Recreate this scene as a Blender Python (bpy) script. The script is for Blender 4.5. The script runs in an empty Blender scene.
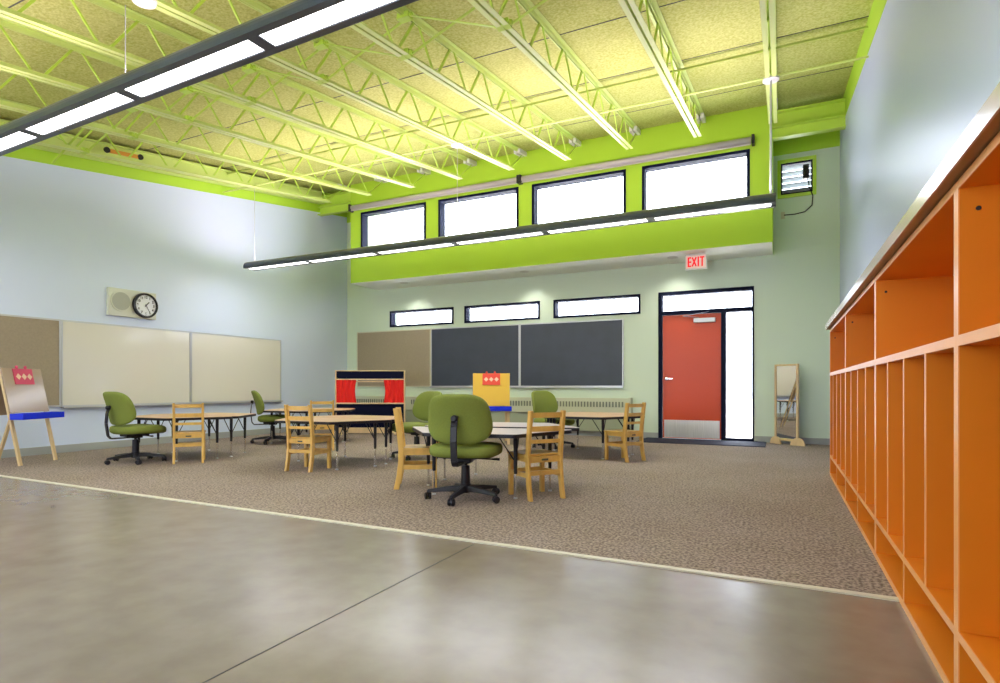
import bpy, bmesh, math, random
from math import sin, cos, pi, radians as R
from mathutils import Vector, Matrix
random.seed(7)
S = bpy.context.scene
COL = S.collection

# ------------------------------------------------------------------ camera, world, exposure, large lights
cd = bpy.data.cameras.new('camera'); cam = bpy.data.objects.new('camera', cd); COL.objects.link(cam)
cam.location = (0, 0, .9); cam.rotation_euler = (R(90), 0, R(25.8))
cd.sensor_width = 36; cd.lens = 36 * .581; cd.shift_y = .0455; cd.clip_start = .02
S.camera = cam
S.view_settings.view_transform = 'Standard'; S.view_settings.look = 'None'
S.view_settings.gamma = 1; S.view_settings.exposure = 0.15; S.view_settings.use_curve_mapping = False
W = bpy.data.worlds.new('world'); S.world = W; W.use_nodes = True
bg = W.node_tree.nodes['Background']; bg.inputs[0].default_value = (.80, .87, 1, 1); bg.inputs[1].default_value = 8.0
S.cycles.max_bounces = 8; S.cycles.diffuse_bounces = 5; S.cycles.sample_clamp_indirect = 6
S.cycles.caustics_reflective = False; S.cycles.caustics_refractive = False

sl_ = bpy.data.lights.new('sun', 'SUN'); sl_.energy = 110; sl_.angle = R(1); sl_.color = (1, .95, .88)
sun = bpy.data.objects.new('sun', sl_); COL.objects.link(sun); sun.rotation_euler = Vector((1, 0, 1.1)).to_track_quat('Z', 'Y').to_euler(); sun.location = (20, 30, 20)

def area(name, loc, rot, sx, sy, energy, color=(1, 1, 1), portal=False):
    l = bpy.data.lights.new(name, 'AREA'); l.shape = 'RECTANGLE'; l.size = sx; l.size_y = sy
    l.energy = energy; l.color = color
    if portal: l.cycles.is_portal = True
    o = bpy.data.objects.new(name, l); o.location = loc; o.rotation_euler = rot; COL.objects.link(o); return o

# room dimensions
XL, XR, YN, YF = -8.86, .82, -4.0, 10.36
YB = 9.45                                 # face of the clerestory box
def ceil_z(y): return 3.72 + .1426 * y
SL = math.atan(.1426)
area('sky_portal', (-4.05, YB + .35, 4.05), (R(90), 0, 0), 7.4, .85, 1, portal=True)
area('sky_portal', (-4.05, YF + .3, 2.38), (R(90), 0, 0), 7.4, .4, 1, portal=True)
area('sky_portal', (-1.1, YF + .3, 1.3), (R(90), 0, 0), 1.4, 2.4, 1, portal=True)
area('sky_portal', (-4.4, YN - .3, 1.75), (R(-90), 0, 0), 7.0, 1.9, 1, portal=True)

# ------------------------------------------------------------------ materials
def nodes(name):
    m = bpy.data.materials.new(name); m.use_nodes = True
    nt = m.node_tree; return m, nt, nt.nodes['Principled BSDF']
def mat(name, col, rough=.5, metal=0, bump=0, bscale=60, var=0, vscale=8, spec=.5, coat=0, stretch=None):
    m, nt, b = nodes(name)
    b.inputs['Base Color'].default_value = (*col, 1); b.inputs['Roughness'].default_value = rough
    b.inputs['Metallic'].default_value = metal; b.inputs['Specular IOR Level'].default_value = spec
    b.inputs['Coat Weight'].default_value = coat; b.inputs['Coat Roughness'].default_value = .15
    if bump or var:
        tc = nt.nodes.new('ShaderNodeTexCoord')
        mp = nt.nodes.new('ShaderNodeMapping'); nt.links.new(tc.outputs['Object'], mp.inputs[0])
        if stretch: mp.inputs['Scale'].default_value = stretch
    if var:
        n = nt.nodes.new('ShaderNodeTexNoise'); n.inputs['Scale'].default_value = vscale; n.inputs['Detail'].default_value = 5
        nt.links.new(mp.outputs[0], n.inputs['Vector'])
        r = nt.nodes.new('ShaderNodeValToRGB')
        r.color_ramp.elements[0].position = .3; r.color_ramp.elements[1].position = .7
        r.color_ramp.elements[0].color = (*[c * (1 - var) for c in col], 1)
        r.color_ramp.elements[1].color = (*[min(1, c * (1 + var)) for c in col], 1)
        nt.links.new(n.outputs[0], r.inputs[0]); nt.links.new(r.outputs[0], b.inputs['Base Color'])
    if bump:
        n2 = nt.nodes.new('ShaderNodeTexNoise'); n2.inputs['Scale'].default_value = bscale; n2.inputs['Detail'].default_value = 3
        nt.links.new(mp.outputs[0], n2.inputs['Vector'])
        bp = nt.nodes.new('ShaderNodeBump'); bp.inputs['Strength'].default_value = bump; bp.inputs['Distance'].default_value = .01
        nt.links.new(n2.outputs[0], bp.inputs['Height']); nt.links.new(bp.outputs[0], b.inputs['Normal'])
    return m
def emis(name, col, s):
    m, nt, b = nodes(name)
    b.inputs['Base Color'].default_value = (*col, 1)
    b.inputs['Emission Color'].default_value = (*col, 1); b.inputs['Emission Strength'].default_value = s
    return m
M = {}
M['wall_blue'] = mat('wall_blue', (.66, .745, .92), .35, bump=.04, bscale=90)
M['wall_blue_shaded'] = mat('wall_blue_shaded', (.51, .58, .84), .3, bump=.04, bscale=90)  # same paint as the left wall, its shade put into the colour
M['wall_green'] = mat('wall_green', (.66, .77, .62), .5, bump=.04, bscale=90)
M['lime'] = mat('lime', (.42, .66, .035), .55)
M['lime_steel'] = mat('lime_steel', (.64, .76, .22), .4)
M['lime_beam'] = mat('lime_beam', (.50, .70, .08), .4)
M['soffit'] = mat('soffit', (.88, .92, .84), .6)
M['rear_wall'] = mat('rear_wall', (.70, .68, .55), .6)
M['navy_frame'] = mat('navy_frame', (.005, .008, .028), .7, spec=.1)
M['grey_base'] = mat('grey_base', (.36, .38, .38), .5)
M['cream'] = mat('cream', (.62, .60, .44), .5)
M['red_door'] = mat('red_door', (.64, .065, .012), .3, spec=.3)
M['steel'] = mat('steel', (.62, .60, .56), .3, metal=.9, var=.1, vscale=4, stretch=(40, 1, 1))
M['chrome'] = mat('chrome', (.75, .75, .75), .18, metal=1)
M['alu'] = mat('alu', (.55, .56, .58), .35, metal=.5)
M['black_plastic'] = mat('black_plastic', (.011, .011, .017), .4, spec=.35)
M['black'] = mat('black', (.01, .01, .012), .5)
M['chalk'] = mat('chalk', (.034, .044, .070), .45, var=.12, vscale=3)
M['tack'] = mat('tack', (.33, .27, .19), .8, bump=.1, bscale=300, var=.06, vscale=40)
M['whiteboard'] = mat('whiteboard', (.74, .71, .63), .12, coat=.5)
M['navy_mat'] = mat('navy_mat', (.008, .012, .04), .8, bump=.2, bscale=300)
M['housing'] = mat('housing', (.045, .06, .085), .3)
M['chair_green'] = mat('chair_green', (.18, .225, .035), .85, bump=.15, bscale=500, var=.1, vscale=120)
M['orange'] = mat('orange', (.68, .205, .010), .38, var=.04, vscale=3, spec=.4)
M['edge_band'] = mat('edge_band', (.84, .38, .12), .33)
M['counter'] = mat('counter', (.62, .50, .46), .2, coat=.4)
M['counter_under'] = mat('counter_under', (.33, .19, .09), .6)
M['wood'] = mat('wood', (.66, .40, .10), .32, var=.16, vscale=14, stretch=(1, 1, .15), coat=.3)
M['pale_wood'] = mat('pale_wood', (.68, .50, .27), .4, var=.1, vscale=14, stretch=(1, 1, .15))
M['easel_board'] = mat('easel_board', (.42, .30, .20), .18, coat=.8)
M['yellow_paper'] = mat('yellow_paper', (.72, .45, .045), .6)
M['blue_tray'] = mat('blue_tray', (.008, .03, .72), .25)
M['pink'] = mat('pink', (.62, .05, .12), .5)
M['red_orange'] = mat('red_orange', (.75, .06, .03), .5)
M['diamond'] = mat('diamond', (.80, .55, .38), .5)
M['table_tan'] = mat('table_tan', (.60, .39, .22), .38)
M['table_pale'] = mat('table_pale', (.62, .54, .54), .28)
M['curtain'] = mat('curtain', (.72, .012, .008), .8)
M['navy_panel'] = mat('navy_panel', (.003, .005, .022), .8, spec=.12)
M['mirror'] = mat('mirror', (.9, .9, .88), .02, metal=1)
M['white'] = mat('white', (.75, .75, .70), .5)
M['pale_panel'] = mat('pale_panel', (.66, .68, .60), .5)
M['grille'] = mat('grille', (.42, .44, .38), .6)
M['heater'] = mat('heater', (.56, .58, .42), .5)
M['heater_low'] = mat('heater_low', (.36, .40, .28), .5)
M['dark_slot'] = mat('dark_slot', (.07, .075, .06), .7)
M['grille_slot'] = mat('grille_slot', (.20, .22, .17), .7)
M['dial'] = mat('dial', (.82, .84, .90), .4)
M['blind'] = mat('blind', (.50, .46, .44), .5)
M['exit_red'] = emis('exit_red', (.75, .003, .01), .7)
M['exit_face'] = emis('exit_face', (.80, .62, .56), .3)
M['lens'] = emis('lens', (1, .97, .97), 5)
M['downlight'] = emis('downlight', (1, .97, .9), 3)
M['orange_bar'] = mat('orange_bar', (.75, .32, .04), .5)
M['louver'] = mat('louver', (.45, .47, .50), .35, metal=.3)
M['ground'] = mat('ground', (.80, .80, .78), .9)
M['strip'] = mat('strip', (.64, .61, .50), .45)
# glass pane: mostly clear, faint reflection
m = bpy.data.materials.new('glass'); m.use_nodes = True; nt = m.node_tree; nt.nodes.clear()
o_ = nt.nodes.new('ShaderNodeOutputMaterial'); mx = nt.nodes.new('ShaderNodeMixShader'); tr = nt.nodes.new('ShaderNodeBsdfTransparent')
gl = nt.nodes.new('ShaderNodeBsdfGlossy'); gl.inputs['Roughness'].default_value = .02; mx.inputs[0].default_value = .06
nt.links.new(tr.outputs[0], mx.inputs[1]); nt.links.new(gl.outputs[0], mx.inputs[2]); nt.links.new(mx.outputs[0], o_.inputs[0]); M['glass'] = m

def ramp_mat(name, scale, c0, c1, p0, p1, rough, bump, bscale, extra=None, spec=.5):
    m, nt, b = nodes(name)
    tc = nt.nodes.new('ShaderNodeTexCoord')
    n = nt.nodes.new('ShaderNodeTexNoise'); n.inputs['Scale'].default_value = scale; n.inputs['Detail'].default_value = 4
    nt.links.new(tc.outputs['Object'], n.inputs['Vector'])
    r = nt.nodes.new('ShaderNodeValToRGB'); e = r.color_ramp.elements
    e[0].position = p0; e[1].position = p1; e[0].color = (*c0, 1); e[1].color = (*c1, 1)
    nt.links.new(n.outputs[0], r.inputs[0])
    out = r.outputs[0]
    if extra:
        sc, ca, cb, fac = extra
        n3 = nt.nodes.new('ShaderNodeTexNoise'); n3.inputs['Scale'].default_value = sc; n3.inputs['Detail'].default_value = 6
        nt.links.new(tc.outputs['Object'], n3.inputs['Vector'])
        r3 = nt.nodes.new('ShaderNodeValToRGB'); r3.color_ramp.elements[0].color = (*ca, 1); r3.color_ramp.elements[1].color = (*cb, 1)
        r3.color_ramp.elements[0].position = .35; r3.color_ramp.elements[1].position = .65
        nt.links.new(n3.outputs[0], r3.inputs[0])
        mi = nt.nodes.new('ShaderNodeMix'); mi.data_type = 'RGBA'; mi.inputs[0].default_value = fac
        nt.links.new(out, mi.inputs[6]); nt.links.new(r3.outputs[0], mi.inputs[7]); out = mi.outputs[2]
    nt.links.new(out, b.inputs['Base Color'])
    b.inputs['Roughness'].default_value = rough; b.inputs['Specular IOR Level'].default_value = spec
    n2 = nt.nodes.new('ShaderNodeTexNoise'); n2.inputs['Scale'].default_value = bscale
    nt.links.new(tc.outputs['Object'], n2.inputs['Vector'])
    bp = nt.nodes.new('ShaderNodeBump'); bp.inputs['Strength'].default_value = bump; bp.inputs['Distance'].default_value = .01
    nt.links.new(n2.outputs[0], bp.inputs['Height']); nt.links.new(bp.outputs[0], b.inputs['Normal'])
    return m
M['carpet'] = ramp_mat('carpet', 62, (.070, .050, .042), (.50, .41, .35), .38, .62, .95, .3, 160, (1.2, (.20, .14, .10), (.28, .22, .18), .4))
M['concrete'] = ramp_mat('concrete', 1.1, (.205, .162, .125), (.265, .22, .182), .2, .8, .23, .006, 10, (6, (.19, .16, .13), (.27, .235, .20), .4), spec=.55)
M['deck'] = ramp_mat('deck', 38, (.33, .36, .05), (.62, .64, .24), .35, .65, .9, .5, 60, (1.0, (.40, .44, .06), (.58, .60, .16), .4))

# ------------------------------------------------------------------ mesh helpers
class MB:
    def __init__(s): s.bm = bmesh.new()
    def add(s, verts, faces, mtx=None):
        vs = [s.bm.verts.new(mtx @ Vector(v) if mtx else v) for v in verts]
        for f in faces:
            try: s.bm.faces.new([vs[i] for i in f])
            except ValueError: pass
        return s
    def box(s, x0, x1, y0, y1, z0, z1, mtx=None):
        v = [(x, y, z) for z in (z0, z1) for y in (y0, y1) for x in (x0, x1)]
        return s.add(v, [(0, 2, 3, 1), (4, 5, 7, 6), (0, 1, 5, 4), (2, 6, 7, 3), (0, 4, 6, 2), (1, 3, 7, 5)], mtx)
    def bar(s, a, b, w, h=None, up=(0, 0, 1)):       # square bar from a to b
        h = h or w; a, b = Vector(a), Vector(b); d = (b - a).normalized(); u = Vector(up)
        if abs(d.dot(u)) > .98: u = Vector((0, 1, 0))
        x = d.cross(u).normalized(); y = x.cross(d).normalized()
        v = [p + x * sx * w / 2 + y * sy * h / 2 for p in (a, b) for sx, sy in ((-1, -1), (1, -1), (1, 1), (-1, 1))]
        return s.add(v, [(3, 2, 1, 0), (4, 5, 6, 7), (0, 1, 5, 4), (1, 2, 6, 5), (2, 3, 7, 6), (3, 0, 4, 7)])
    def tube(s, pts, r, n=10, cap=True):             # r: number or list
        pts = [Vector(p) for p in pts]; rs = r if isinstance(r, (list, tuple)) else [r] * len(pts)
        rings = []; ref = None
        for i, p in enumerate(pts):
            d = (pts[min(i + 1, len(pts) - 1)] - pts[max(i - 1, 0)]).normalized()
            if ref is None or abs(ref.dot(d)) > .95:
                ref = Vector((0, 0, 1)) if abs(d.z) < .9 else Vector((1, 0, 0))
            x = d.cross(ref).normalized(); y = x.cross(d).normalized(); ref = y
            rings.append([s.bm.verts.new(p + (x * cos(2 * pi * k / n) + y * sin(2 * pi * k / n)) * rs[i]) for k in range(n)])
        for a, b in zip(rings, rings[1:]):
            for k in range(n): s.bm.faces.new((a[k], a[(k + 1) % n], b[(k + 1) % n], b[k]))
        if cap: s.bm.faces.new(rings[0][::-1]); s.bm.faces.new(rings[-1])
        return s
    def prism(s, poly, z0, z1, mtx=None):            # extrude an xy polygon in z
        n = len(poly); v = [(x, y, z0) for x, y in poly] + [(x, y, z1) for x, y in poly]
        return s.add(v, [tuple(range(n))[::-1], tuple(range(n, 2 * n))] + [(i, (i + 1) % n, n + (i + 1) % n, n + i) for i in range(n)], mtx)
    def lathe(s, prof, n=24, mtx=None):              # prof: (r, z)
        v = [(r * cos(2 * pi * k / n), r * sin(2 * pi * k / n), z) for r, z in prof for k in range(n)]
        f = [(i * n + k, i * n + (k + 1) % n, (i + 1) * n + (k + 1) % n, (i + 1) * n + k) for i in range(len(prof) - 1) for k in range(n)]
        f += [tuple(range(n))[::-1], tuple(range((len(prof) - 1) * n, len(prof) * n))]
        return s.add(v, f, mtx)
    def supell(s, c, rx, ry, rz, e=.35, ez=.6, nu=32, nv=12, warp=None):
        pw = lambda v, q: math.copysign(abs(v) ** q, v)
        v, f = [], []
        for j in range(nv + 1):
            t = -pi / 2 + pi * j / nv
            for i in range(nu):
                a = 2 * pi * i / nu
                p = Vector((rx * pw(cos(t), ez) * pw(cos(a), e), ry * pw(cos(t), ez) * pw(sin(a), e), rz * pw(sin(t), ez)))
                if warp: p = warp(p)
                v.append(p + Vector(c))
        for j in range(nv):
            for i in range(nu): f.append((j * nu + i, j * nu + (i + 1) % nu, (j + 1) * nu + (i + 1) % nu, (j + 1) * nu + i))
        s.add(v, f); bmesh.ops.remove_doubles(s.bm, verts=s.bm.verts, dist=.0004); return s
    def build(s, name, m, parent=None, smooth=False, bevel=0, mtx=None):
        if mtx: s.bm.transform(mtx)
        bmesh.ops.recalc_face_normals(s.bm, faces=s.bm.faces)
        me = bpy.data.meshes.new(name); s.bm.to_mesh(me); s.bm.free()
        me.materials.append(M[m] if isinstance(m, str) else m)
        if smooth:
            for p in me.polygons: p.use_smooth = True
        o = bpy.data.objects.new(name, me); COL.objects.link(o)
        if parent: o.parent = parent
        if bevel:
            b = o.modifiers.new('bevel', 'BEVEL'); b.width = bevel; b.segments = 2; b.limit_method = 'ANGLE'
        if smooth == 'auto' or (smooth and bevel):
            pass
        return o
def tag(o, label=None, cat=None, group=None, kind=None):
    if label: o['label'] = label
    if cat: o['category'] = cat
    if group: o['group'] = group
    if kind: o['kind'] = kind
    return o
def thing(name, label, cat, loc=(0, 0, 0), rz=0, group=None):
    o = bpy.data.objects.new(name, None); COL.objects.link(o); o.location = loc; o.rotation_euler = (0, 0, rz)
    o.empty_display_size = .1
    return tag(o, label, cat, group)
def struct(o): o['kind'] = 'structure'; return o
def dup(o, parent=None):
    c = o.copy(); COL.objects.link(c)
    if parent: c.parent = parent
    for ch in list(o.children): dup(ch, c)
    return c
def place(proto, used, loc, rz, label, group=None):
    o = proto if not used else dup(proto)
    o.location = loc; o.rotation_euler = (0, 0, rz); o['label'] = label
    if group: o['group'] = group
    return o
def text_obj(s, size, name, m, parent, mtx, depth=.002, bold=0):
    c = bpy.data.curves.new(name, 'FONT'); c.body = s; c.size = size; c.extrude = depth; c.align_x = 'CENTER'; c.align_y = 'CENTER'; c.offset = bold
    t = bpy.data.objects.new(name, c); COL.objects.link(t)
    me = bpy.data.meshes.new_from_object(t.evaluated_get(bpy.context.evaluated_depsgraph_get()))
    bpy.data.objects.remove(t); me.transform(mtx); me.materials.clear(); me.materials.append(M[m])
    o = bpy.data.objects.new(name, me); COL.objects.link(o); o.parent = parent; return o

# ------------------------------------------------------------------ room shell
LINE = [(XL, 3.12), (XR, 2.93)]
struct(MB().add([(XL, YN, 0), (XR, YN, 0), (XR, 2.93, 0), (XL, 3.12, 0), (XL, YN, -.1), (XR, YN, -.1), (XR, 2.93, -.1), (XL, 3.12, -.1)],
    [(0, 1, 2, 3), (7, 6, 5, 4), (0, 4, 5, 1), (1, 5, 6, 2), (2, 6, 7, 3), (3, 7, 4, 0)]).build('floor', 'concrete'))
struct(MB().add([(XL, 3.12, .002), (XR, 2.93, .002), (XR, YF, .002), (XL, YF, .002), (XL, 3.12, -.1), (XR, 2.93, -.1), (XR, YF, -.1), (XL, YF, -.1)],
    [(0, 1, 2, 3), (7, 6, 5, 4), (0, 4, 5, 1), (1, 5, 6, 2), (2, 6, 7, 3), (3, 7, 4, 0)]).build('floor', 'carpet'))
struct(MB().bar((XL, 3.12, .003), (XR, 2.93, .003), .036, .01).build('trim_1', 'strip'))
# saw-cut joints in the slab
struct(MB().box(-1.585, -1.579, YN, 2.93, -.002, .0008).build('trim_2', 'black'))
# walls with holes
def wall_cells(mb, u0, u1, v0, v1, holes, fn):
    holes = [(max(h[0], u0), min(h[1], u1), max(h[2], v0), min(h[3], v1)) for h in holes]
    holes = [h for h in holes if h[0] < h[1] and h[2] < h[3]]
    us = sorted({u0, u1, *[h[0] for h in holes], *[h[1] for h in holes]}); vs = sorted({v0, v1, *[h[2] for h in holes], *[h[3] for h in holes]})
    for a, b in zip(us, us[1:]):
        for c, d in zip(vs, vs[1:]):
            if any(h[0] <= (a + b) / 2 <= h[1] and h[2] <= (c + d) / 2 <= h[3] for h in holes): continue
            fn(a, b, c, d)
strip = [(-7.672, -6.07), (-5.813, -4.157), (-3.881, -2.241)]
DOOR = (-1.928, -.395, -.1, 2.55)
LOUV = (-.05, .50, 3.92, 4.53)
mb = MB()
holes = [(a, b, 2.20, 2.55) for a, b in strip] + [DOOR, LOUV, (-7.9, -.16, 3.06, 5.2)]
wall_cells(mb, XL - .2, XR + .2, -.1, 4.62, holes, lambda a, b, c, d: mb.box(a, b, YF, YF + .25, c, d))
struct(mb.build('wall_back', 'wall_green'))
mb = MB(); wall_cells(mb, XL - .2, XR + .2, 4.62, 5.3, [(-7.9, -.16, 3.06, 5.2)], lambda a, b, c, d: mb.box(a, b, YF - .01, YF + .25, c, d))
struct(mb.build('wall_back', 'lime'))
def side_wall(x0, x1, off0, off1, name, m, base=None):
    # quad strip from y YN..YF+.25, between z=ceil-off0 (or base) and ceil-off1
    ys = (YN - .2, YF + .25)
    zb = [base if base is not None else ceil_z(y) - off0 for y in ys]; zt = [ceil_z(y) - off1 for y in ys]
    v = [(x, y, z) for x in (x0, x1) for y, z in ((ys[0], zb[0]), (ys[1], zb[1]), (ys[1], zt[1]), (ys[0], zt[0]))]
    return struct(MB().add(v, [(0, 1, 2, 3), (7, 6, 5, 4), (0, 4, 5, 1), (1, 5, 6, 2), (2, 6, 7, 3), (3, 7, 4, 0)]).build(name, m))
side_wall(XL - .2, XL, 0, .45, 'wall_left', 'wall_blue', -.1)
side_wall(XL - .2, XL + .004, .45, -.05, 'wall_left', 'lime')
side_wall(XR, XR + .2, 0, .35, 'wall_right', 'wall_blue_shaded', -.1)
side_wall(XR - .004, XR + .2, .35, -.05, 'wall_right', 'lime')
# rear wall; its wide unseen window is added for fill daylight
RW = (-7.9, -.9, .8, 2.7)
mb = MB(); wall_cells(mb, XL - .2, XR + .2, -.1, 3.3, [RW], lambda a, b, c, d: mb.box(a, b, YN - .2, YN, c, d))
struct(mb.build('wall_rear', 'rear_wall'))
mb = MB()
for x in (RW[0] + .03, -6.15, -4.4, -2.65, RW[1] - .03): mb.box(x - .03, x + .03, YN - .12, YN - .04, RW[2], RW[3])
mb.box(RW[0], RW[1], YN - .12, YN - .04, RW[2], RW[2] + .06); mb.box(RW[0], RW[1], YN - .12, YN - .04, RW[3] - .06, RW[3])
wr = struct(mb.build('window_9', 'navy_frame'))
MB().box(RW[0], RW[1], YN - .085, YN - .08, RW[2], RW[3]).build('pane', 'glass', wr)
# ceiling deck with panel joints
rot = Matrix.Rotation(SL, 4, 'X')
def on_ceil(y, dz=0): return Matrix.Translation((0, y, ceil_z(y) + dz)) @ rot
ceil = struct(MB().add([(x, y, ceil_z(y) + t) for t in (0, .12) for x, y in ((XL - .2, YN - .2), (XR + .2, YN - .2), (XR + .2, YF + .3), (XL - .2, YF + .3))],
    [(3, 2, 1, 0), (4, 5, 6, 7), (0, 1, 5, 4), (1, 2, 6, 5), (2, 3, 7, 6), (3, 0, 4, 7)]).build('ceiling', 'deck'))
mb = MB()
for y in (-2.4, -.1, 1.25, 2.6, 4.1, 5.65, 7.05, 8.5): mb.box(XL, XR, -.006, .006, -.004, .002, on_ceil(y))
j = mb.build('panel_joint', 'dark_slot', ceil)
# baseboards
struct(MB().box(XL, -1.93, YF - .015, YF, 0, .1).build('baseboard_back', 'grey_base'))
struct(MB().box(-.395, XR, YF - .015, YF, 0, .1).build('baseboard_back', 'grey_base'))
struct(MB().box(XL, XL + .015, 3.12, YF, 0, .105).build('baseboard_left', 'grey_base'))
struct(MB().box(XL, XL + .015, YN, 3.12, 0, .105).build('baseboard_left', 'grey_base'))
struct(MB().box(XR - .015, XR, 6.8, YF, 0, .1).build('baseboard_right', 'grey_base'))
# ground outdoors
struct(MB().box(-40, 40, YF + .25, 50, -.3, -.12).build('ground', 'ground'))
struct(MB().box(-40, 40, -50, YN - .2, -.3, -.12).build('ground', 'ground'))
# doorstep
struct(MB().box(-1.93, -.39, YF, YF + .3, -.1, .012).build('trim_3', 'alu'))

# clerestory box
wins = [(-7.722, -6.151), (-5.869, -4.20), (-3.943, -2.28), (-2.02, -.416)]
WZ0, WZ1 = 3.60, 4.46
mb = MB()
wall_cells(mb, -7.99, -.11, 3.04, 5.09, [(a, b, WZ0, WZ1) for a, b in wins], lambda a, b, c, d: mb.box(a, b, YB, YB + .14, c, d))
mb.box(-7.99, -7.95, YB + .14, YF, 3.04, 5.2); mb.box(-.15, -.11, YB + .14, YF, 3.04, 5.2)
struct(mb.build('wall_clerestory', 'lime'))
struct(MB().box(-7.948, -7.885, YB + .145, YF + .2, 3.07, 5.05).box(-.18, -.152, YB + .145, YF + .2, 3.07, 5.05).build('bounce_liner', 'ground'))  # white liners added to catch sky light and whiten the window view
mb = MB(); mb.box(-7.985, -.115, YB + .004, YF, 3.032, 3.06); sf = struct(mb.build('soffit', 'soffit'))
for i, (a, b) in enumerate(wins):
    mb = MB(); t = .045; y0, y1 = YB - .012, YB + .17
    mb.box(a, a + t, y0, y1, WZ0, WZ1); mb.box(b - t, b, y0, y1, WZ0, WZ1)
    mb.box(a + t, b - t, y0, y1, WZ1 - t, WZ1); mb.box(a + t, b - t, y0, y1, WZ0, WZ0 + t)
    w = struct(mb.build('window_%d' % (i + 1), 'navy_frame'))
    MB().box(a + t, b - t, YB + .14, YB + .146, WZ0 + t, WZ1 - t).build('pane', 'glass', w)
for i, (a, b) in enumerate(strip):
    mb = MB(); t = .04; y0, y1 = YF - .012, YF + .16; z0, z1 = 2.20, 2.55
    mb.box(a, a + t, y0, y1, z0, z1); mb.box(b - t, b, y0, y1, z0, z1)
    mb.box(a + t, b - t, y0, y1, z1 - t, z1); mb.box(a + t, b - t, y0, y1, z0, z0 + t)
    w = struct(mb.build('window_%d' % (i + 5), 'navy_frame'))
    MB().box(a + t, b - t, YF + .12, YF + .126, z0 + t, z1 - t).build('pane', 'glass', w)

# header beams left and right of the box
def header(x0, x1, label):
    mb = MB(); zt = ceil_z(YB) - .12; zb = 4.55
    mb.box(x0, x1, YB + .05, YB + .07, zb, zt)
    for z in (zb, zb + .16, zt - .02): mb.box(x0, x1, YB - .03, YB + .09, z, z + .018)
    tag(mb.build('steel_beam', 'lime_beam'), label, 'beam')
header(-.11, XR, 'lime steel header beam between the clerestory box and the right wall')
header(XL, -7.99, 'lime steel header beam between the left wall and the clerestory box')

# door set
dr = struct(MB().box(-1.928, -1.866, YF - .02, YF + .13, 0, 2.55).box(-.425, -.395, YF - .02, YF + .13, 0, 2.55)
    .box(-1.866, -.425, YF - .02, YF + .13, 2.49, 2.55).box(-1.866, -.425, YF - .02, YF + .13, 2.15, 2.215)
    .box(-.90, -.825, YF - .02, YF + .13, .012, 2.15).box(-.825, -.425, YF - .02, YF + .13, .012, .05).build('door_1', 'navy_frame'))
MB().box(-1.86, -.905, YF + .03, YF + .075, .015, 2.145).build('door_leaf', 'red_door', dr, bevel=.003)
MB().box(-1.835, -.925, YF + .024, YF + .029, .03, .33).build('kick_plate', 'steel', dr)
MB().box(-1.866, -.425, YF + .05, YF + .056, 2.215, 2.49).build('transom_pane', 'glass', dr)
MB().box(-.825, -.425, YF + .05, YF + .056, .05, 2.15).build('sidelight_pane', 'glass', dr)
MB().lathe([(.032, 0), (.032, .014), (.012, .02), (.012, .055)], 20, Matrix.Translation((-1.795, YF + .03, 1.045)) @ Matrix.Rotation(pi / 2, 4, 'X')).box(-1.80, -1.68, YF - .036, YF - .02, 1.034, 1.056).build('door_handle', 'chrome', dr, bevel=.003)
MB().box(-1.34, -.99, YF - .025, YF + .03, 1.995, 2.07).build('door_closer', 'alu', dr, bevel=.006)
MB().bar((-1.25, YF, 2.08), (-1.5, YF - .14, 2.10), .02, .008).bar((-1.5, YF - .14, 2.10), (-1.1, YF - .02, 2.17), .02, .008).build('closer_arm', 'chrome', dr)
# weather threshold, door mat
tag(MB().box(-2.12, -.21, 9.5, 10.33, .002, .014).build('door_mat', 'navy_mat'), 'dark navy rectangular mat on the carpet before the red door', 'door mat')

# louver window high at the right
lv = struct(MB().box(-.05, 0, YF - .03, YF + .1, 3.92, 4.53).box(.45, .50, YF - .03, YF + .1, 3.92, 4.53).box(0, .45, YF - .03, YF + .1, 4.48, 4.53).box(0, .45, YF - .03, YF + .1, 3.92, 3.97).build('window_8', 'lime_beam'))
mb = MB().box(0, .02, YF, YF + .08, 3.97, 4.48).box(.43, .45, YF, YF + .08, 3.97, 4.48).box(.02, .43, YF, YF + .08, 4.45, 4.48).box(.02, .43, YF, YF + .08, 3.97, 4.0)
mb.build('inner_frame', 'navy_frame', lv)
for k in range(5):
    z = 4.03 + k * .095
    MB().box(.02, .43, -.045, .045, -.003, .003, Matrix.Translation((0, YF + .05, z)) @ Matrix.Rotation(R(-40), 4, 'X')).build('louver_slat', 'louver', lv)
MB().box(.31, .40, YF - .06, YF + .0, 4.18, 4.40).box(.33, .38, YF - .08, YF - .06, 4.21, 4.3).build('louver_motor', 'black_plastic', lv, bevel=.008)
MB().tube([(.38, YF - .03, 4.18), (.40, YF - .035, 4.05), (.45, YF - .035, 3.9), (.44, YF - .035, 3.75), (.34, YF - .035, 3.66), (.2, YF - .035, 3.64), (.045, YF - .03, 3.645)], .008).build('motor_cable', 'black_plastic', lv)
tag(MB().box(.0, .06, YF - .03, YF, 3.59, 3.70).build('outlet_box', 'cream', bevel=.004), 'small cream outlet box on the wall below the louver window', 'outlet')

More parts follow.
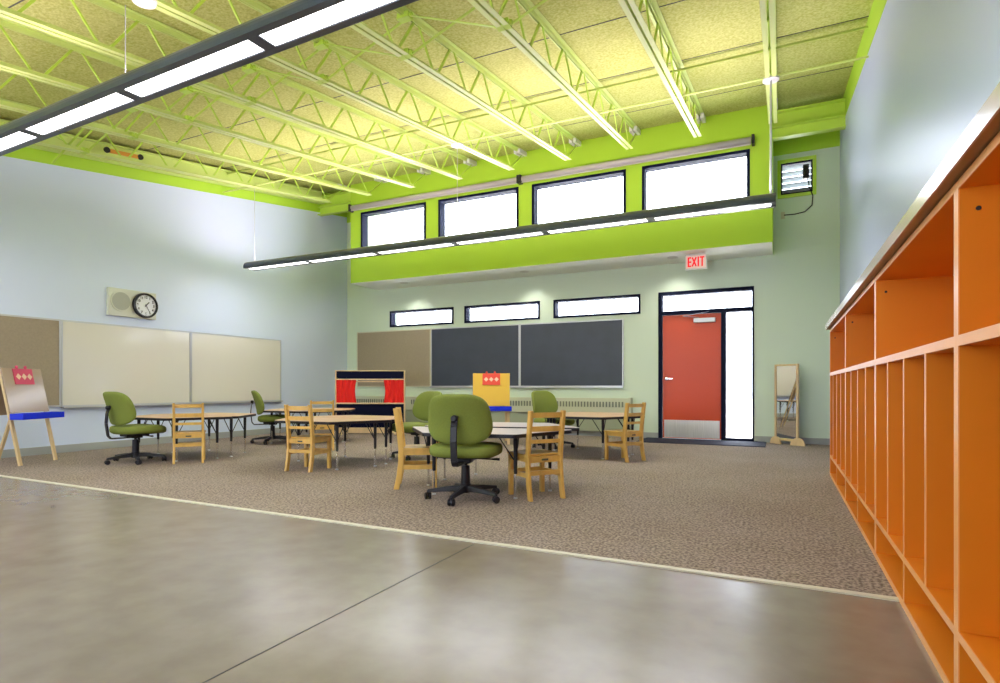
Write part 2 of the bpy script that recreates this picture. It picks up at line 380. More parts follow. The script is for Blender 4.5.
# ------------------------------------------------------------------ steel joists
def make_joist(length_end=YB - .02):
    t = thing('steel_joist', '', 'joist')
    y0 = YN; TC, BC = .035, .42
    def P(y, dz): return (0, y, ceil_z(y) - dz)
    def angles(yy0, yy1, dz, flip):
        mb = MB()
        for s in (-1, 1):
            a, b = P(yy0, dz), P(yy1, dz)
            o = s * .033
            mb.bar((o, a[1], a[2]), (o, b[1], b[2]), .045, .006)
            o = s * .013; h = .024 * flip
            mb.bar((o, a[1], a[2] + h), (o, b[1], b[2] + h), .006, .048)
        return mb
    angles(y0, length_end, .010, -1).build('top_chord', 'lime_steel', t)
    be = 8.95
    angles(y0, be, BC, 1).build('bottom_chord', 'lime_steel', t)
    mb = MB(); p = .665; y = be - .06
    mb.bar(P(y, BC - .02), P(length_end, .03), .018)
    while y - p > y0:
        mb.bar(P(y, BC - .02), P(y - p * .42, .03), .016); mb.bar(P(y - p * .50, .03), P(y - p * .9, BC - .02), .020)
        y -= p
    mb.build('web', 'lime_beam', t)
    mb = MB()
    for s in (-1, 1): mb.bar((s * .035, YB - .3, ceil_z(YB - .3) - .055), (s * .035, YB, ceil_z(YB) - .055), .05, .07)
    mb.build('bearing_seat', 'white', t)
    return t
ord_ = ['rightmost', 'second', 'third', 'fourth', 'fifth', 'sixth', 'seventh', 'eighth', 'ninth']
jp = make_joist()
for k in range(9):
    lab = 'lime green open web steel joist, %s' % ('rightmost, ending at the right edge of the clerestory box' if k == 0 else 'leftmost, closest to the left wall' if k == 8 else '%s counted from the right' % ord_[k])
    place(jp, k > 0, (-.1 - k, 0, 0), 0, lab, 'roof joists under the deck')
# bridging between the joists
def bridging(y, label):
    t = thing('joist_bridging', label, 'bridging', (0, 0, 0))
    za, zb = ceil_z(y) - .045, ceil_z(y) - .425
    xs = [XL + .02] + [-.1 - k for k in range(8, -1, -1)]
    for a, b in zip(xs, xs[1:]):
        MB().bar((a, y, za), (b, y + .02, zb), .025, .006).bar((a, y + .03, zb), (b, y + .05, za), .025, .006).build('cross_brace', 'lime_beam', t)
    for x in xs[1:]:
        for z in (za - .01, zb + .03): MB().box(x - .06, x + .06, y - .03, y + .05, z - .03, z + .02).tube([(x - .08, y + .01, z), (x + .08, y + .01, z)], .02, 8).build('clamp', 'lime_beam', t)
    return t
bridging(4.4, 'crossed lime steel bracing between the joists')
bridging(1.7, 'crossed lime steel bracing between joists near the camera')
tag(MB().box(XL, XR, 7.10, 7.125, ceil_z(7.1) - .085, ceil_z(7.1) - .08).box(XL, XR, 7.10, 7.105, ceil_z(7.02) - .09, ceil_z(7.02) - .065).build('bridging_bar', 'lime_steel'), 'lime bridging angle running across all the joists close under the deck', 'bridging')
tag(MB().tube([(XL, 7.1, ceil_z(7.1) - .40), (XR, 7.1, ceil_z(7.1) - .40)], .012).build('bridging_rod', 'lime_steel'), 'thin lime bridging rod crossing the joists at their bottom chords', 'bridging')
# ledger along the left wall
v = []
mb = MB()
for dz, w, h in ((.05, .16, .012), (.28, .16, .012)):
    mb.bar((XL + .10, YN, ceil_z(YN) - dz), (XL + .10, YB, ceil_z(YB) - dz), w, h)
mb.bar((XL + .10, YN, ceil_z(YN) - .165), (XL + .10, YB, ceil_z(YB) - .165), .012, .23)
tag(mb.build('ledger_beam', 'lime_steel'), 'lime steel beam running along the top of the left wall', 'beam')
ob = thing('orange_level', 'small orange bar with black ends on the beam high on the left wall', 'bar', (XL + .21, 5.25, ceil_z(5.25) - .16), 0)
MB().bar((0, -.24, -.034), (0, .24, .034), .03, .05).build('bar_body', 'orange_bar', ob)
for s in (-1, 1): MB().lathe([(.04, 0), (.04, .03)], 14, Matrix.Translation((.0, s * .24, s * .034)) @ Matrix.Rotation(pi / 2, 4, 'Y')).build('end_cap', 'black', ob)

# ------------------------------------------------------------------ pendant light rows
def pendant(y, x0, x1, zb, label, hang, n=6, rz=0, pu=60):
    t = thing('pendant_light', label, 'light fixture', ((x0 + x1) / 2, y, zb), R(rz)); L = (x1 - x0) / 2
    h, w = .125, .115
    # housing: half ellipse dome, open channel for the lens
    prof = [(-w, 0), (-w, .035)] + [(-w * cos(a), .035 + (h - .035) * sin(a)) for a in [pi * k / 12 for k in range(1, 12)]] + [(w, .035), (w, 0), (w - .05, 0), (w - .05, .012), (-w + .05, .012), (-w + .05, 0)]
    v = [(x, py, pz) for x in (-L, L) for py, pz in prof]; m_ = len(prof)
    mb = MB(); mb.add(v, [tuple(range(m_)), tuple(range(m_, 2 * m_))[::-1]] + [(i, (i + 1) % m_, m_ + (i + 1) % m_, m_ + i) for i in range(m_)])
    hs = mb.build('housing', 'housing', t)
    seg = 2 * L / n
    for k in range(n):
        MB().box(-L + k * seg + .05, -L + (k + 1) * seg - .05, -w + .055, w - .055, .004, .010).build('lens', 'lens', t)
    for k in range(1, n): MB().box(-L + k * seg - .045, -L + k * seg + .045, -w + .051, w - .051, .000, .0115).build('divider', 'housing', t)
    for hx in hang:
        zt = ceil_z(y) - .44 - zb
        MB().tube([(hx - (x0 + x1) / 2, 0, h - .01), (hx - (x0 + x1) / 2, 0, zt)], .004 if hx < -1 else .012, 8).build('hanger', 'alu', t)
        if y > 7 and hx > -5: MB().lathe([(.085, 0), (.085, .02), (.03, .03)], 24, Matrix.Translation((hx - (x0 + x1) / 2, 0, zt))).build('canopy', 'white', t)
    e = .55
    a = area('pendant_glow', ((x0 + x1) / 2, y, zb - .02), (0, 0, 0), 2 * L, .16, PD, (.97, .93, 1)); a.rotation_euler[2] = R(rz); a.parent = None
    b = area('pendant_uplight', ((x0 + x1) / 2, y, zb + h + .04), (pi, 0, 0), 2 * L - .1, .14, pu, (1, .82, 1)); b.rotation_euler[2] = -R(rz)
    return t
PD = 85
pendant(7.1, -8.22, -.05, 2.915, 'long dark linear pendant hanging before the clerestory windows, with white lenses', (-.1, -4.1, -8.08), pu=150)
pendant(2.592, -8.29, -.12, 2.99, 'long dark linear pendant nearest the camera with bright white lens segments', (-1.57, -4.25, -7.0), rz=-1.66, pu=45)
pendant(-1.8, -8.3, -.2, 2.75, 'unseen linear pendant added behind the camera to light the foreground', (-1.5, -4.3, -7.0))  # extra row added out of view to light the foreground

# smoke detector beside the hanger of the near pendant
tag(MB().lathe([(.075, 0), (.083, .02), (.075, .04), (.04, .05)], 28, Matrix.Translation((-4.05, 2.60, ceil_z(2.60) - .475))).build('smoke_detector', 'white', smooth=False), 'round white detector disc under a joist at the top edge of the ceiling', 'detector')

# roller blind above the clerestory
for (a, b, lab) in ((-7.93, -4.17, 'long pale roller blind tube above the two left clerestory windows'), (-4.13, -.37, 'long pale roller blind tube above the two right clerestory windows')):
    t = thing('roller_blind', lab, 'blind', ((a + b) / 2, YB - .07, 4.56)); L = (b - a) / 2
    MB().tube([(-L + .03, 0, 0), (L - .03, 0, 0)], .05, 18).build('roll', 'blind', t, smooth=True)
    MB().tube([(-L + .03, -.02, -.062), (L - .03, -.02, -.062)], .012, 8).build('hem_bar', 'blind', t)
    for s in (-1, 1): MB().box(s * L - .02, s * L + .02, -.055, .07, -.07, .07).build('bracket', 'black', t, bevel=.004)

# soffit downlights
for x, lab in ((-6.944, 'recessed downlight in the soffit above the left strip window'), (-4.26, 'recessed downlight in the soffit above the middle strip window'), (-1.606, 'recessed downlight in the soffit left of the exit sign')):
    t = thing('downlight', lab, 'light fixture', (x, 9.85, 3.032), 0, 'soffit downlights')
    MB().lathe([(.085, -.006), (.085, -.001), (.06, -.001), (.06, -.006)], 28).build('trim_ring', 'white', t)
    MB().lathe([(.058, -.005), (.058, -.002)], 24).build('lamp', 'downlight', t)
    l = bpy.data.lights.new('downlight_beam', 'SPOT'); l.energy = 22; l.spot_size = R(115); l.spot_blend = .8; l.shadow_soft_size = .05; l.color = (1, .96, .88)
    o = bpy.data.objects.new('downlight_beam', l); o.location = (x, 9.95, 3.0); o.rotation_euler = (R(8), 0, 0); COL.objects.link(o)

# exit sign
ex = thing('exit_sign', 'lit EXIT sign with red letters hanging from the soffit above the door', 'sign', (-1.22, 9.72, 2.78))
MB().box(-.165, .165, -.02, .03, 0, .235).build('sign_box', 'white', ex, bevel=.004)
MB().box(-.15, .15, -.024, -.02, .015, .22).build('face_plate', 'exit_face', ex)
mb = MB(); y0, y1 = -.03, -.024; z0, z1 = .04, .195; zm = (z0 + z1) / 2; w = .022
x = -.125
mb.box(x, x + w, y0, y1, z0, z1)
for z in (z0, zm - w / 2, z1 - w): mb.box(x, x + .055, y0, y1, z, z + w)
mb.bar((-.055, -.027, z0 + .006), (.005, -.027, z1 - .006), w, .006, (0, 1, 0)).bar((.005, -.027, z0 + .006), (-.055, -.027, z1 - .006), w, .006, (0, 1, 0))
mb.box(.026, .026 + w, y0, y1, z0, z1)
mb.box(.06, .128, y0, y1, z1 - w, z1); mb.box(.085, .085 + w, y0, y1, z0, z1)
mb.build('letters', 'exit_red', ex)
MB().box(-.11, .11, -.03, .05, .235, .255).build('canopy', 'white', ex)

# ------------------------------------------------------------------ boards
def board(name, label, cat, w, h, loc, rz, m, group=None, tray=False, frame='alu'):
    # local: x right, -y toward the room, origin at lower left
    t = thing(name, label, cat, loc, rz, group)
    MB().box(.0, w, -.018, 0, 0, h).build('panel', m, t)
    MB().box(0, w, -.026, .0, 0, .02).box(0, w, -.026, 0, h - .02, h).box(0, .02, -.026, 0, .02, h - .02).box(w - .02, w, -.026, 0, .02, h - .02).build('frame', frame, t)
    if tray: MB().box(0, w, -.08, -.0, -.018, -.004).box(0, w, -.08, -.072, -.004, .006).build('tray', 'alu', t)
    return t
board('tackboard', 'tan tackboard beside the two chalkboards on the back wall', 'tackboard', 1.95, 1.22, (-8.56, YF - .002, .905), 0, 'tack', frame='cream')
board('chalkboard', 'dark slate chalkboard next to the tan board on the back wall', 'chalkboard', 2.03, 1.22, (-6.605, YF - .002, .905), 0, 'chalk', 'chalkboards on the back wall', True)
board('chalkboard', 'dark slate chalkboard, right one, nearer the red door', 'chalkboard', 2.03, 1.22, (-4.57, YF - .002, .905), 0, 'chalk', 'chalkboards on the back wall', True)
def lboard(y0, y1, *a, **k):   # on the left wall, facing +x
    return board(a[0], a[1], a[2], y1 - y0, 1.19, (XL + .002, y0, .63), pi / 2, a[3], **k)
lboard(2.5, 4.525, 'tackboard', 'tan tackboard on the left wall behind the easel', 'tackboard', 'tack')
lboard(4.53, 6.46, 'whiteboard', 'large whiteboard on the left wall beside the tan board', 'whiteboard', 'whiteboard', group='whiteboards on the left wall', tray=True)
lboard(6.465, 8.40, 'whiteboard', 'large whiteboard on the left wall, farther one near the corner', 'whiteboard', 'whiteboard', group='whiteboards on the left wall', tray=True)

# speaker and clock panel on the left wall
sp = thing('wall_speaker', 'pale wall panel with a round speaker grille above the whiteboard', 'speaker', (XL, 5.13, 1.95), pi / 2)
MB().box(0, .72, -.05, 0, 0, .41).build('panel', 'pale_panel', sp, bevel=.004)
MB().lathe([(.15, 0), (.15, .012), (.135, .014)], 40, Matrix.Translation((.178, -.05, .222)) @ Matrix.Rotation(pi / 2, 4, 'X')).build('speaker_ring', 'pale_panel', sp)
MB().lathe([(.132, .010), (.132, .016)], 40, Matrix.Translation((.178, -.05, .222)) @ Matrix.Rotation(pi / 2, 4, 'X')).build('grille', 'grille', sp)
ck = thing('wall_clock', 'round black rimmed clock with white face beside the speaker', 'clock', (XL + .05, 5.665, 2.15), pi / 2)
RX = Matrix.Rotation(pi / 2, 4, 'X')
MB().lathe([(.19, 0), (.19, .04), (.18, .055), (.162, .05), (.160, .02)], 48, RX).build('case', 'black_plastic', ck)
MB().lathe([(.161, .020), (.161, .030)], 48, RX).build('dial', 'dial', ck)
mb = MB()
for k in range(60):
    a = 2 * pi * k / 60
    mb.bar((.15 * sin(a), -.032, .15 * cos(a)), (.157 * sin(a), -.032, .157 * cos(a)), .003 if k % 5 else .006, .002, (0, 1, 0))
mb.build('minute_marks', 'black', ck)
for k in range(1, 13):
    a = 2 * pi * k / 12
    text_obj(str(k), .052, 'numeral', 'black', ck, Matrix.Translation((.125 * sin(a), -.032, .125 * cos(a))) @ RX, .001, .0015)
hh, mm = 2 * pi * (1.42 / 12), 2 * pi * 25 / 60
MB().bar((-.02 * sin(hh), -.036, -.02 * cos(hh)), (.075 * sin(hh), -.036, .075 * cos(hh)), .012, .003, (0, 1, 0)).build('hour_hand', 'black', ck)
MB().bar((-.02 * sin(mm), -.040, -.02 * cos(mm)), (.115 * sin(mm), -.040, .115 * cos(mm)), .008, .003, (0, 1, 0)).build('minute_hand', 'black', ck)

# radiator cover along the back wall
ht = thing('radiator_cover', 'long pale green radiator cover with a slotted grille under the chalkboards', 'radiator cover', (-8.6, YF, 0))
L = 6.2
MB().box(0, L, -.15, -.002, .42, .70).build('casing', 'heater', ht, bevel=.006)
MB().box(0, L, -.105, -.02, .10, .42).build('lower_panel', 'heater_low', ht)
mb = MB(); x = .1
while x < L - .12:
    if int(x / 1.55) != int((x + .13) / 1.55): x += .15; continue
    mb.box(x, x + .030, -.158, -.149, .54, .635, Matrix.Identity(4)); x += .058
mb.build('grille_slots', 'grille_slot', ht)
MB().box(L - .02, L + .02, -.158, -.002, .38, .71).build('end_cap', 'heater', ht, bevel=.004)

# standing mirror
mr = thing('standing_mirror', 'tall narrow standing mirror in a pale wood frame beside the door', 'mirror', (.08, 10.08, 0), R(-36))
W2 = .20; Hm = 1.255
MB().box(-W2, -W2 + .028, -.02, .02, .09, Hm).box(W2 - .028, W2, -.02, .02, .09, Hm).box(-W2 + .028, W2 - .028, -.02, .02, Hm - .028, Hm).box(-W2 + .028, W2 - .028, -.02, .02, .06, .10).build('frame', 'pale_wood', mr, bevel=.004)
MB().box(-W2 + .028, W2 - .028, -.006, .004, .1, Hm - .028).build('mirror_glass', 'mirror', mr)
for s in (-1, 1):
    half = [(.11 * cos(a), .12 * sin(a)) for a in [pi * k / 16 for k in range(17)]]
    MB().prism(half, -.015, .015, Matrix.Translation((s * .19, 0 if s < 0 else 0, .003)) @ Matrix.Rotation(s * R(12), 4, 'Z') @ RX).build('foot', 'pale_wood', mr, bevel=.003)

# ------------------------------------------------------------------ cubbies
FX, BX = .447, .80
CH = 1.48
def make_module():
    t = thing('cubby_unit', '', 'cubby shelf', (0, 0, 0)); Lm = 1.57; th = .022
    # local y from 0 (near end) to Lm
    def slab(name, y0, y1, z0, z1, x0=FX, x1=BX, m='orange', band=True):
        o = MB().box(x0 + .003, x1, y0, y1, z0, z1).build(name, m, t)
        if band: MB().box(x0, x0 + .003, y0, y1, z0, z1).build('edge_strip', 'edge_band', o)
        return o
    slab('side_panel', 0, th, 0, CH); slab('side_panel', Lm - th, Lm, 0, CH)
    slab('bottom_panel', th, Lm - th, .0, .03)
    slab('top_panel', th, Lm - th, CH - .025, CH)
    slab('upper_shelf', th, Lm - th, 1.015, 1.045)
    slab('lower_shelf', th, Lm - th, .19, .215)
    for k in (1, 2, 3): slab('divider', Lm * k / 4 - .009, Lm * k / 4 + .009, .215, 1.015)
    slab('divider', Lm / 2 - .009, Lm / 2 + .009, .03, .19)
    slab('back_panel', th, Lm - th, 0.03, CH - .025, BX - .008, BX, band=False)
    # screw caps on the near face of the far panel
    MB().lathe([(.0065, 0), (.0065, .002)], 12, Matrix.Translation((FX + .045, Lm - th - .002, CH - .085)) @ RX.inverted() @ Matrix.Translation((0, 0, -.000))).build('bolt', 'black', t)
    MB().lathe([(.006, 0), (.006, .002)], 12, Matrix.Translation((FX + .07, Lm - th - .002, .11)) @ RX.inverted()).build('bolt', 'black', t)
    return t
cp = make_module()
for i, lab in enumerate(['orange cubby unit nearest the camera, lower right corner of the photo', 'orange cubby unit second from the camera along the right wall',
                         'orange cubby unit third from the camera along the right wall', 'orange cubby unit at the far end of the row, nearest the back wall']):
    place(cp, i > 0, (0, .475 + 1.5715 * i, 0), 0, lab, 'orange cubbies along the right wall')
ct = thing('countertop', 'long pale laminate top running over all the orange cubbies', 'countertop', (0, 0, CH))
MB().box(FX - .030, BX + .015, .45, 6.80, .006, .055).build('slab', 'counter_under', ct)
MB().box(FX - .036, FX - .030, .45, 6.80, .004, .057).build('edge_strip', 'counter', ct)
MB().box(FX - .030, BX + .015, 6.80, 6.806, .004, .057).build('end_strip', 'counter', ct)

# ------------------------------------------------------------------ tables
def round_poly(pts, r=.06, n=5):
    out = []; N = len(pts)
    for i in range(N):
        p, a, b = Vector(pts[i]), Vector(pts[i - 1]), Vector(pts[(i + 1) % N])
        u, v = (a - p).normalized(), (b - p).normalized(); ang = u.angle(v); d = r / math.tan(ang / 2)
        p1, p2 = p + u * d, p + v * d
        for k in range(n + 1):
            t = k / n; out.append(tuple((1 - t) ** 2 * p1 + 2 * t * (1 - t) * p + t * t * p2))
    return out
def make_table(top_m):
    t = thing('trapezoid_table', '', 'table'); H = .53; s = .762; D = .655
    poly = [(-s, 0), (s, 0), (s / 2, D), (-s / 2, D)]
    MB().prism(round_poly(poly, .045), H - .004, H).build('table_top', top_m, t)
    p2 = round_poly([(-s - .004, -.003), (s + .004, -.003), (s / 2 + .003, D + .004), (-s / 2 - .003, D + .004)], .046)
    MB().prism(p2, H - .032, H - .0035).build('edge_moulding', 'black_plastic', t, bevel=.004)
    for lx, ly in ((-.56, .09), (.56, .09), (-.35, .49), (.35, .49)):
        l = MB().tube([(lx, ly, .20), (lx, ly, .26), (lx, ly, H - .032)], [.014, .0155, .019], 12).box(lx - .05, lx + .05, ly - .04, ly + .04, H - .038, H - .031).build('leg', 'black_plastic', t)
        MB().tube([(lx, ly, .012), (lx, ly, .20)], .0095, 10).build('leg_insert', 'chrome', l)
        MB().lathe([(.017, 0), (.017, .008), (.010, .014)], 12, Matrix.Translation((lx, ly, 0))).build('glide', 'alu', l)
        dx = -.14 if lx > 0 else .14; dy = .0; dd = .12 if ly < .3 else -.12
        MB().tube([(lx, ly, .29), (lx + dx, ly + .0, H - .034)], .005, 6).tube([(lx, ly, .29), (lx, ly + dd, H - .034)], .005, 6).build('brace', 'black_plastic', l)
    return t
protos = {'tan': make_table('table_tan'), 'pale': make_table('table_pale')}; usedp = {'tan': False, 'pale': False}
def table_pair(kind, nx, ny, na, fx, fy, fa, ln, lf, g):
    # near trapezoid opens toward -y, far toward +y
    for (x, y, a, lab) in ((nx, ny, na + 180, ln), (fx, fy, fa, lf)):
        place(protos[kind], usedp[kind], (x, y, 0.002), R(a), lab, g); usedp[kind] = True
table_pair('pale', -2.36, 4.68, 11, -2.36, 4.87, 14,
    'pale topped trapezoid table with the green office chair and wooden chair in front', 'pale topped trapezoid table, rear half of the centre pair', 'trapezoid tables pushed together in pairs')
table_pair('tan', -6.93, 5.10, 1, -6.93, 5.13, 1,
    'tan trapezoid table by the whiteboards, front half with a wooden chair before it', 'tan trapezoid table by the whiteboards, rear half of the pair', 'trapezoid tables pushed together in pairs')
table_pair('tan', -4.70, 5.38, 2, -4.70, 5.41, 2,
    'tan trapezoid table left of centre, front half nearest the camera', 'tan trapezoid table left of centre, rear half, before the puppet theatre', 'trapezoid tables pushed together in pairs')
table_pair('tan', -2.33, 7.58, -2, -2.33, 7.61, -2,
    'tan trapezoid table below the right chalkboard, front half by the wooden chair', 'tan trapezoid table below the right chalkboard, rear half near the radiator', 'trapezoid tables pushed together in pairs')
table_pair('tan', -6.98, 7.26, 3, -6.98, 7.29, 3,
    'tan trapezoid table farthest back left, front half before the puppet theatre', 'tan trapezoid table farthest back left, rear half of the pair', 'trapezoid tables pushed together in pairs')

# ------------------------------------------------------------------ wooden chairs (face +y, origin centre of feet)
def make_wood_chair():
    t = thing('wooden_chair', '', 'chair'); w = .15
    for s in (-1, 1):
        MB().tube([(s * w, .13, 0), (s * w, .13, .335)], .015, 4).build('front_leg', 'wood', t) if False else \
        MB().box(s * w - .017, s * w + .017, .140, .178, 0, .345).build('front_leg', 'wood', t, bevel=.003)
        mb = MB(); pr = [(-.175, 0), (-.150, .12), (-.135, .25), (-.135, .36), (-.150, .50), (-.180, .71)]
        v = []
        for y, z in pr:
            d = .024
            v += [(s * w - .013, y - d, z), (s * w + .013, y - d, z), (s * w + .013, y + d, z), (s * w - .013, y + d, z)]
        f = [(3, 2, 1, 0), tuple(range(len(v) - 4, len(v)))]
        for i in range(len(pr) - 1):
            for k in range(4): f.append((i * 4 + k, i * 4 + (k + 1) % 4, i * 4 + 4 + (k + 1) % 4, i * 4 + 4 + k))
        mb.add(v, f).build('back_post', 'wood', t, bevel=.004)
    def rail(y, z, h, name='back_rail'):
        mb = MB(); n = 8; v = []
        for i in range(n + 1):
            u = -1 + 2 * i / n; x = u * (w - .012); yy = y - .012 * (1 - u * u)
            for dy, dz in ((-.007, -h / 2), (.007, -h / 2), (.007, h / 2), (-.007, h / 2)): v.append((x, yy + dy, z + dz))
        f = [(0, 1, 2, 3), (n * 4 + 3, n * 4 + 2, n * 4 + 1, n * 4)]
        for i in range(n):
            for k in range(4): f.append((i * 4 + k, i * 4 + 4 + k, i * 4 + 4 + (k + 1) % 4, i * 4 + (k + 1) % 4))
        return mb.add(v, f).build(name, 'wood', t)
    rail(-.172, .675, .042); rail(-.157, .565, .042); rail(-.144, .465, .030)
    seat = [(-.167, -.112), (.167, -.112), (.178, .19), (-.178, .19)]
    MB().prism(round_poly(seat, .02, 3), .345, .362).build('seat', 'wood', t, bevel=.005)
    MB().box(-w + .013, w - .013, -.145, -.127, .295, .345).box(-w + .015, w - .015, .148, .165, .30, .345).box(-w - .008, -w + .008, -.125, .142, .30, .345).box(w - .008, w + .008, -.125, .142, .30, .345).build('seat_frame', 'wood', t)
    MB().box(-.03, .03, -.1475, -.1445, .310, .326).build('handle_slot', 'dark_slot', t)
    for s in (-1, 1): MB().box(s * w - .008, s * w + .008, -.13, .142, .175, .212).build('stretcher', 'wood', t)
    MB().box(-w + .013, w - .013, -.153, -.137, .195, .232).build('stretcher', 'wood', t)
    MB().box(-w + .015, w - .015, .150, .166, .185, .218).build('stretcher', 'wood', t)
    return t
wc = make_wood_chair(); used = False
def chair_at(x, y, face, label, sc=1):
    global used
    o = place(wc, used, (x, y, .002), R(face - 90), label, 'small wooden chairs around the tables'); used = True
    return o
chair_at(-6.40, 4.66, 141, 'small wooden chair with its back to us at the table by the whiteboards')
chair_at(-4.63, 4.79, 97, 'small wooden ladder back chair at the table left of centre, back to us')
chair_at(-5.95, 6.42, 133, 'small wooden chair behind the table left of centre, before the puppet theatre')
chair_at(-2.965, 4.41, 32, 'small wooden chair seen from its side, left of the large green chair')
chair_at(-1.815, 4.435, 142, 'small wooden chair nearest the camera, right of the large green chair')
chair_at(-1.73, 7.10, 152, 'small wooden chair at the right table, nearest the red door')
chair_at(-4.36, 7.35, 20, 'small wooden chair mostly hidden behind the green chair near the puppet theatre')

# ------------------------------------------------------------------ green task chairs (face +y)
def make_task_chair():
    t = thing('office_chair', '', 'office chair')
    mb = MB()
    mb.lathe([(.045, .055), (.05, .075), (.045, .12), (.030, .13)], 20)
    for k in range(5):
        a = pi / 2 + 2 * pi * k / 5 + .55; c, s_ = cos(a), sin(a)
        rm = Matrix.Rotation(a, 4, 'Z')
        v = []
        for r_, hw, z0, z1 in ((.03, .030, .065, .115), (.16, .024, .062, .100), (.305, .020, .055, .078)):
            v += [(r_, -hw, z0), (r_, hw, z0), (r_, hw * .6, z1), (r_, -hw * .6, z1)]
        f = [(0, 1, 2, 3), (11, 10, 9, 8)] + [(i * 4 + k2, i * 4 + 4 + k2, i * 4 + 4 + (k2 + 1) % 4, i * 4 + (k2 + 1) % 4) for i in range(2) for k2 in range(4)]
        mb.add(v, f, rm)
    mb.build('base', 'black_plastic', t, bevel=.004)
    for k in range(5):
        a = pi / 2 + 2 * pi * k / 5 + .55; c, s_ = cos(a), sin(a); tw = a + 1 + k
        m_ = Matrix.Translation((.302 * c, .302 * s_, .028)) @ Matrix.Rotation(tw, 4, 'Z') @ RX
        mb = MB()
        for o in (-.024, .008): mb.lathe([(.020, o), (.027, o + .003), (.027, o + .013), (.020, o + .016)], 16, m_)
        mb.lathe([(.017, -.008), (.017, .008)], 12, m_); mb.tube([(.302 * c, .302 * s_, .035), (.302 * c, .302 * s_, .07)], .011, 8)
        mb.build('castor', 'black_plastic', t)
    MB().tube([(0, 0, .12), (0, 0, .27)], [.038, .034], 18).tube([(0, 0, .27), (0, 0, .31)], .016, 12).build('column', 'black_plastic', t)
    MB().box(-.08, .08, -.14, .12, .312, .340).box(-.05, .05, -.06, .06, .290, .315).build('seat_mechanism', 'black_plastic', t, bevel=.006)
    MB().tube([(.05, .03, .325), (.20, .05, .318), (.27, .05, .318)], [.006, .006, .011], 8).build('height_lever', 'black_plastic', t)
    def wseat(p):
        if p.y > 0: p.z -= .35 * max(0, p.y - .12) ** 2 * 3
        p.z += .12 * (p.x * p.x) * (1 if p.z > 0 else .4); return p
    MB().supell((0, .03, .390), .282, .255, .056, .62, .55, 40, 12, wseat).build('seat', 'chair_green', t, smooth=True)
    MB().supell((0, .03, .352), .255, .235, .016, .6, .6, 36, 8, wseat).build('seat_shell', 'black_plastic', t, smooth=True)
    tilt = Matrix.Translation((0, -.225, .655)) @ Matrix.Rotation(R(14), 4, 'X')
    def wback(p):
        q = Vector((p.x * (1 - .10 * (p.y / .2)), p.z, p.y))        # stand it up: thickness along y
        q.y += 1.1 * (q.x ** 2) * .9 - .6 * (q.z * q.z); q.x *= 1
        return q
    mb = MB().supell((0, 0, 0), .255, .200, .040, .62, .5, 44, 12, wback)
    mb.build('backrest', 'chair_green', t, smooth=True, mtx=tilt)
    # back bracket
    mb = MB(); pts = [(-.315, .66), (-.320, .50), (-.300, .36), (-.235, .325), (-.10, .325)]
    pts = [(-.285, .675), (-.315, .60), (-.325, .48), (-.305, .335), (-.275, .300), (-.06, .300)]
    for i in range(len(pts) - 1): mb.bar((0, *pts[i]), (0, *pts[i + 1]), .052, .014, (0, -1, .2) if i < 3 else (0, 0, 1))
    mb.build('back_bracket', 'black_plastic', t, bevel=.004)
    MB().lathe([(.026, 0), (.026, .03), (.018, .04)], 16, Matrix.Translation((0, -.285, .66)) @ RX).build('bracket_knob', 'black_plastic', t)
    return t
gc = make_task_chair(); ug = False
for (x, y, f, lab) in ((-2.28, 4.08, 103, 'large green fabric office chair in the foreground with its back to us'),
                       (-6.95, 4.36, 86, 'green office chair far left, turned sideways beside the easel'),
                       (-7.38, 6.84, 49, 'green office chair seen edge on before the corner of the whiteboard'),
                       (-4.16, 6.18, 252, 'green office chair facing left, between the puppet theatre and centre table'),
                       (-3.06, 8.14, -22, 'green office chair facing us below the right chalkboard, behind the centre table')):
    place(gc, ug, (x, y, .002), R(f - 90), lab, 'green office chairs'); ug = True

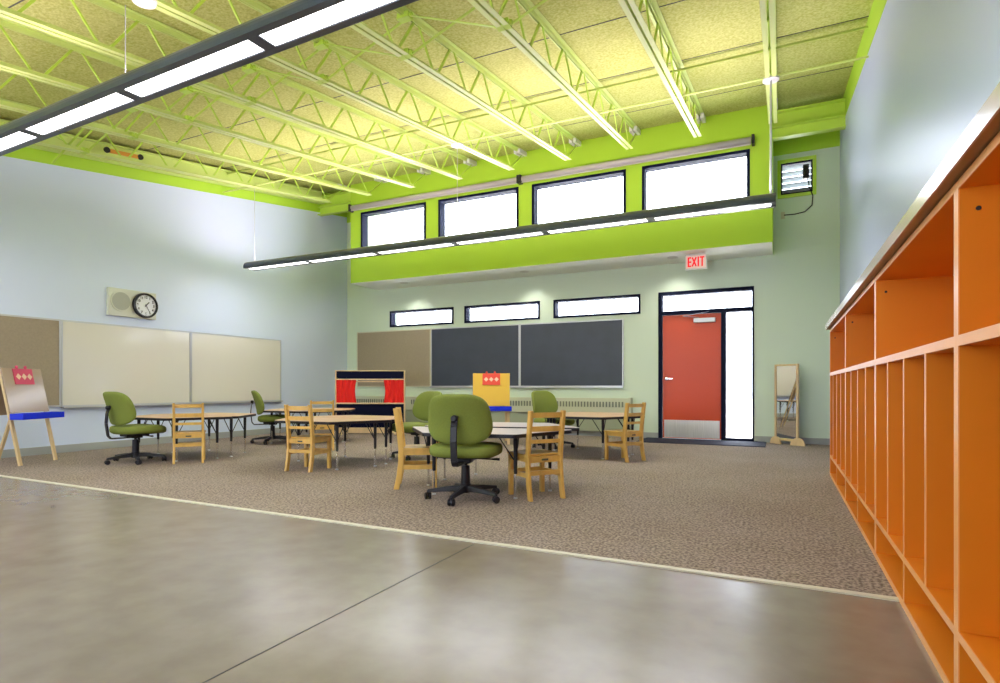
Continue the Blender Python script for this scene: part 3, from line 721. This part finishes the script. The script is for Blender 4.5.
# ------------------------------------------------------------------ easels (front face toward +y local... board faces -y)
def make_easel(board_m, panel_m, knob_m):
    t = thing('easel', '', 'easel'); w = .27
    lean = .20
    def pf(z): return -.05 - lean * (1.11 - z) / 1.11 * 1.15      # front y at height z
    for s in (-1, 1):
        MB().bar((s * w, pf(0), 0), (s * w, pf(1.10), 1.10), .045, .024, (0, -1, 0)).build('front_leg', 'pale_wood', t, bevel=.003)
        MB().bar((s * (w - .03), .40, 0), (s * (w - .03), .05, 1.10), .045, .024, (0, -1, 0)).build('rear_leg', 'pale_wood', t, bevel=.003)
        MB().bar((s * w, -.03, 1.095), (s * w, .05, 1.095), .05, .045).build('top_block', 'pale_wood', t, bevel=.003)
    def slab(x0, x1, z0, z1, d0, d1):
        v = [(x, pf(z) + d, z) for d in (d0, d1) for x, z in ((x0, z0), (x1, z0), (x1, z1), (x0, z1))]
        return MB().add(v, [(0, 1, 2, 3), (7, 6, 5, 4), (0, 4, 5, 1), (1, 5, 6, 2), (2, 6, 7, 3), (3, 7, 4, 0)])
    slab(-w - .02, w + .02, .60, 1.115, -.030, -.016).build('board', board_m, t)
    v = [(x, .40 - .35 * z / 1.1 + d, z) for d in (.012, .026) for x, z in ((-w, .56), (w, .56), (w, 1.09), (-w, 1.09))]
    MB().add(v, [(0, 1, 2, 3), (7, 6, 5, 4), (0, 4, 5, 1), (1, 5, 6, 2), (2, 6, 7, 3), (3, 7, 4, 0)]).build('rear_board', 'easel_board', t)
    p = slab(-.14, .14, .93, 1.112, -.040, -.030).build('clip_panel', panel_m, t)
    mb = MB()
    for k in (-1, 0, 1):
        cx, z, r = k * .082, 1.02, .036
        mb.add([(cx + a, pf(z + b) + d, z + b) for d in (-.044, -.040) for a, b in ((-r, 0), (0, -r), (r, 0), (0, r))], [(0, 1, 2, 3), (7, 6, 5, 4), (0, 4, 5, 1), (1, 5, 6, 2), (2, 6, 7, 3), (3, 7, 4, 0)])
    mb.build('diamond', 'diamond', p)
    mb = MB()
    for x in (-.075, .055): mb.lathe([(.012, -.02), (.017, 0), (.009, .018)], 12, Matrix.Translation((x, pf(1.12) - .03, 1.13)))
    mb.build('clip_knob', knob_m, p)
    z0, z1 = .525, .595; y0 = pf(.53) - .18; y1 = pf(.53) - .028
    MB().box(-w - .05, w + .05, y0, y1, z0, z0 + .008).box(-w - .05, w + .05, y0, y0 + .01, z0, z1).box(-w - .05, w + .05, y1 - .01, y1, z0, z1).box(-w - .05, -w - .04, y0, y1, z0, z1).box(w + .04, w + .05, y0, y1, z0, z1).box(-.10, -.09, y0, y1, z0, z1 - .015).box(.09, .10, y0, y1, z0, z1 - .015).build('paint_tray', 'blue_tray', t, bevel=.003)
    return t
e1 = make_easel('easel_board', 'pink', 'pink'); e1.location = (-8.16, 3.69, .002); e1.rotation_euler = (0, 0, R(117))
e1['label'] = 'double sided wooden easel with a blue tray at the far left edge'; e1['group'] = 'painting easels'
e2 = make_easel('yellow_paper', 'red_orange', 'red_orange'); e2.location = (-4.18, 8.33, .002); e2.rotation_euler = (0, 0, R(25.8))
e2['label'] = 'easel with yellow paper and blue tray standing before the chalkboards'; e2['group'] = 'painting easels'

# ------------------------------------------------------------------ puppet theatre
pt = thing('puppet_theatre', 'wooden puppet theatre with navy panels and two red curtains', 'puppet theatre', (-7.06, 8.915, .002), R(25.8))
w = .665
for s in (-1, 1): MB().box(s * w - .02 if s > 0 else -w - .0, s * w if s > 0 else -w + .02, -.04, .04, .0, 1.215).build('side_post', 'pale_wood', pt, bevel=.003)
MB().box(-w + .02, w - .02, -.03, .03, 1.200, 1.215).box(-w + .02, w - .02, -.03, .0, 1.035, 1.055).box(-w + .02, w - .02, .005, .03, .99, 1.015).box(-w + .02, w - .02, -.045, .03, .575, .598).box(-w + .02, w - .02, -.03, .03, .02, .125).build('rails', 'pale_wood', pt)
MB().box(-w + .02, w - .02, -.012, .0, 1.055, 1.20).build('top_panel', 'navy_panel', pt)
MB().box(-w + .02, w - .02, -.012, .0, .125, .575).build('lower_panel', 'navy_panel', pt)
for s in (-1, 1):
    mb = MB(); nx, nz = 48, 8; v, f = [], []
    xo = s * (w - .02); wd = .385
    for th in (0, 1):
        for j in range(nz + 1):
            q = j / nz; z = .60 + .435 * q; wj = wd * (.93 + .07 * abs(2 * q - 1) ** 1.5)
            for i in range(nx + 1):
                u = i / nx; v.append((xo - s * wj * u, -.005 + .014 * sin(u * 30 + .7 * sin(q * 4)) + th * .004 - .012, z))
    st = (nx + 1) * (nz + 1)
    for th in (0, 1):
        for j in range(nz):
            for i in range(nx): a = th * st + j * (nx + 1) + i; f.append((a, a + 1, a + nx + 2, a + nx + 1))
    mb.add(v, f).build('curtain', 'curtain', pt, smooth=True)
for s in (-1, 1): MB().box(s * .5 - .02, s * .5 + .02, -.2, .2, 0, .03).build('foot', 'pale_wood', pt, bevel=.003)
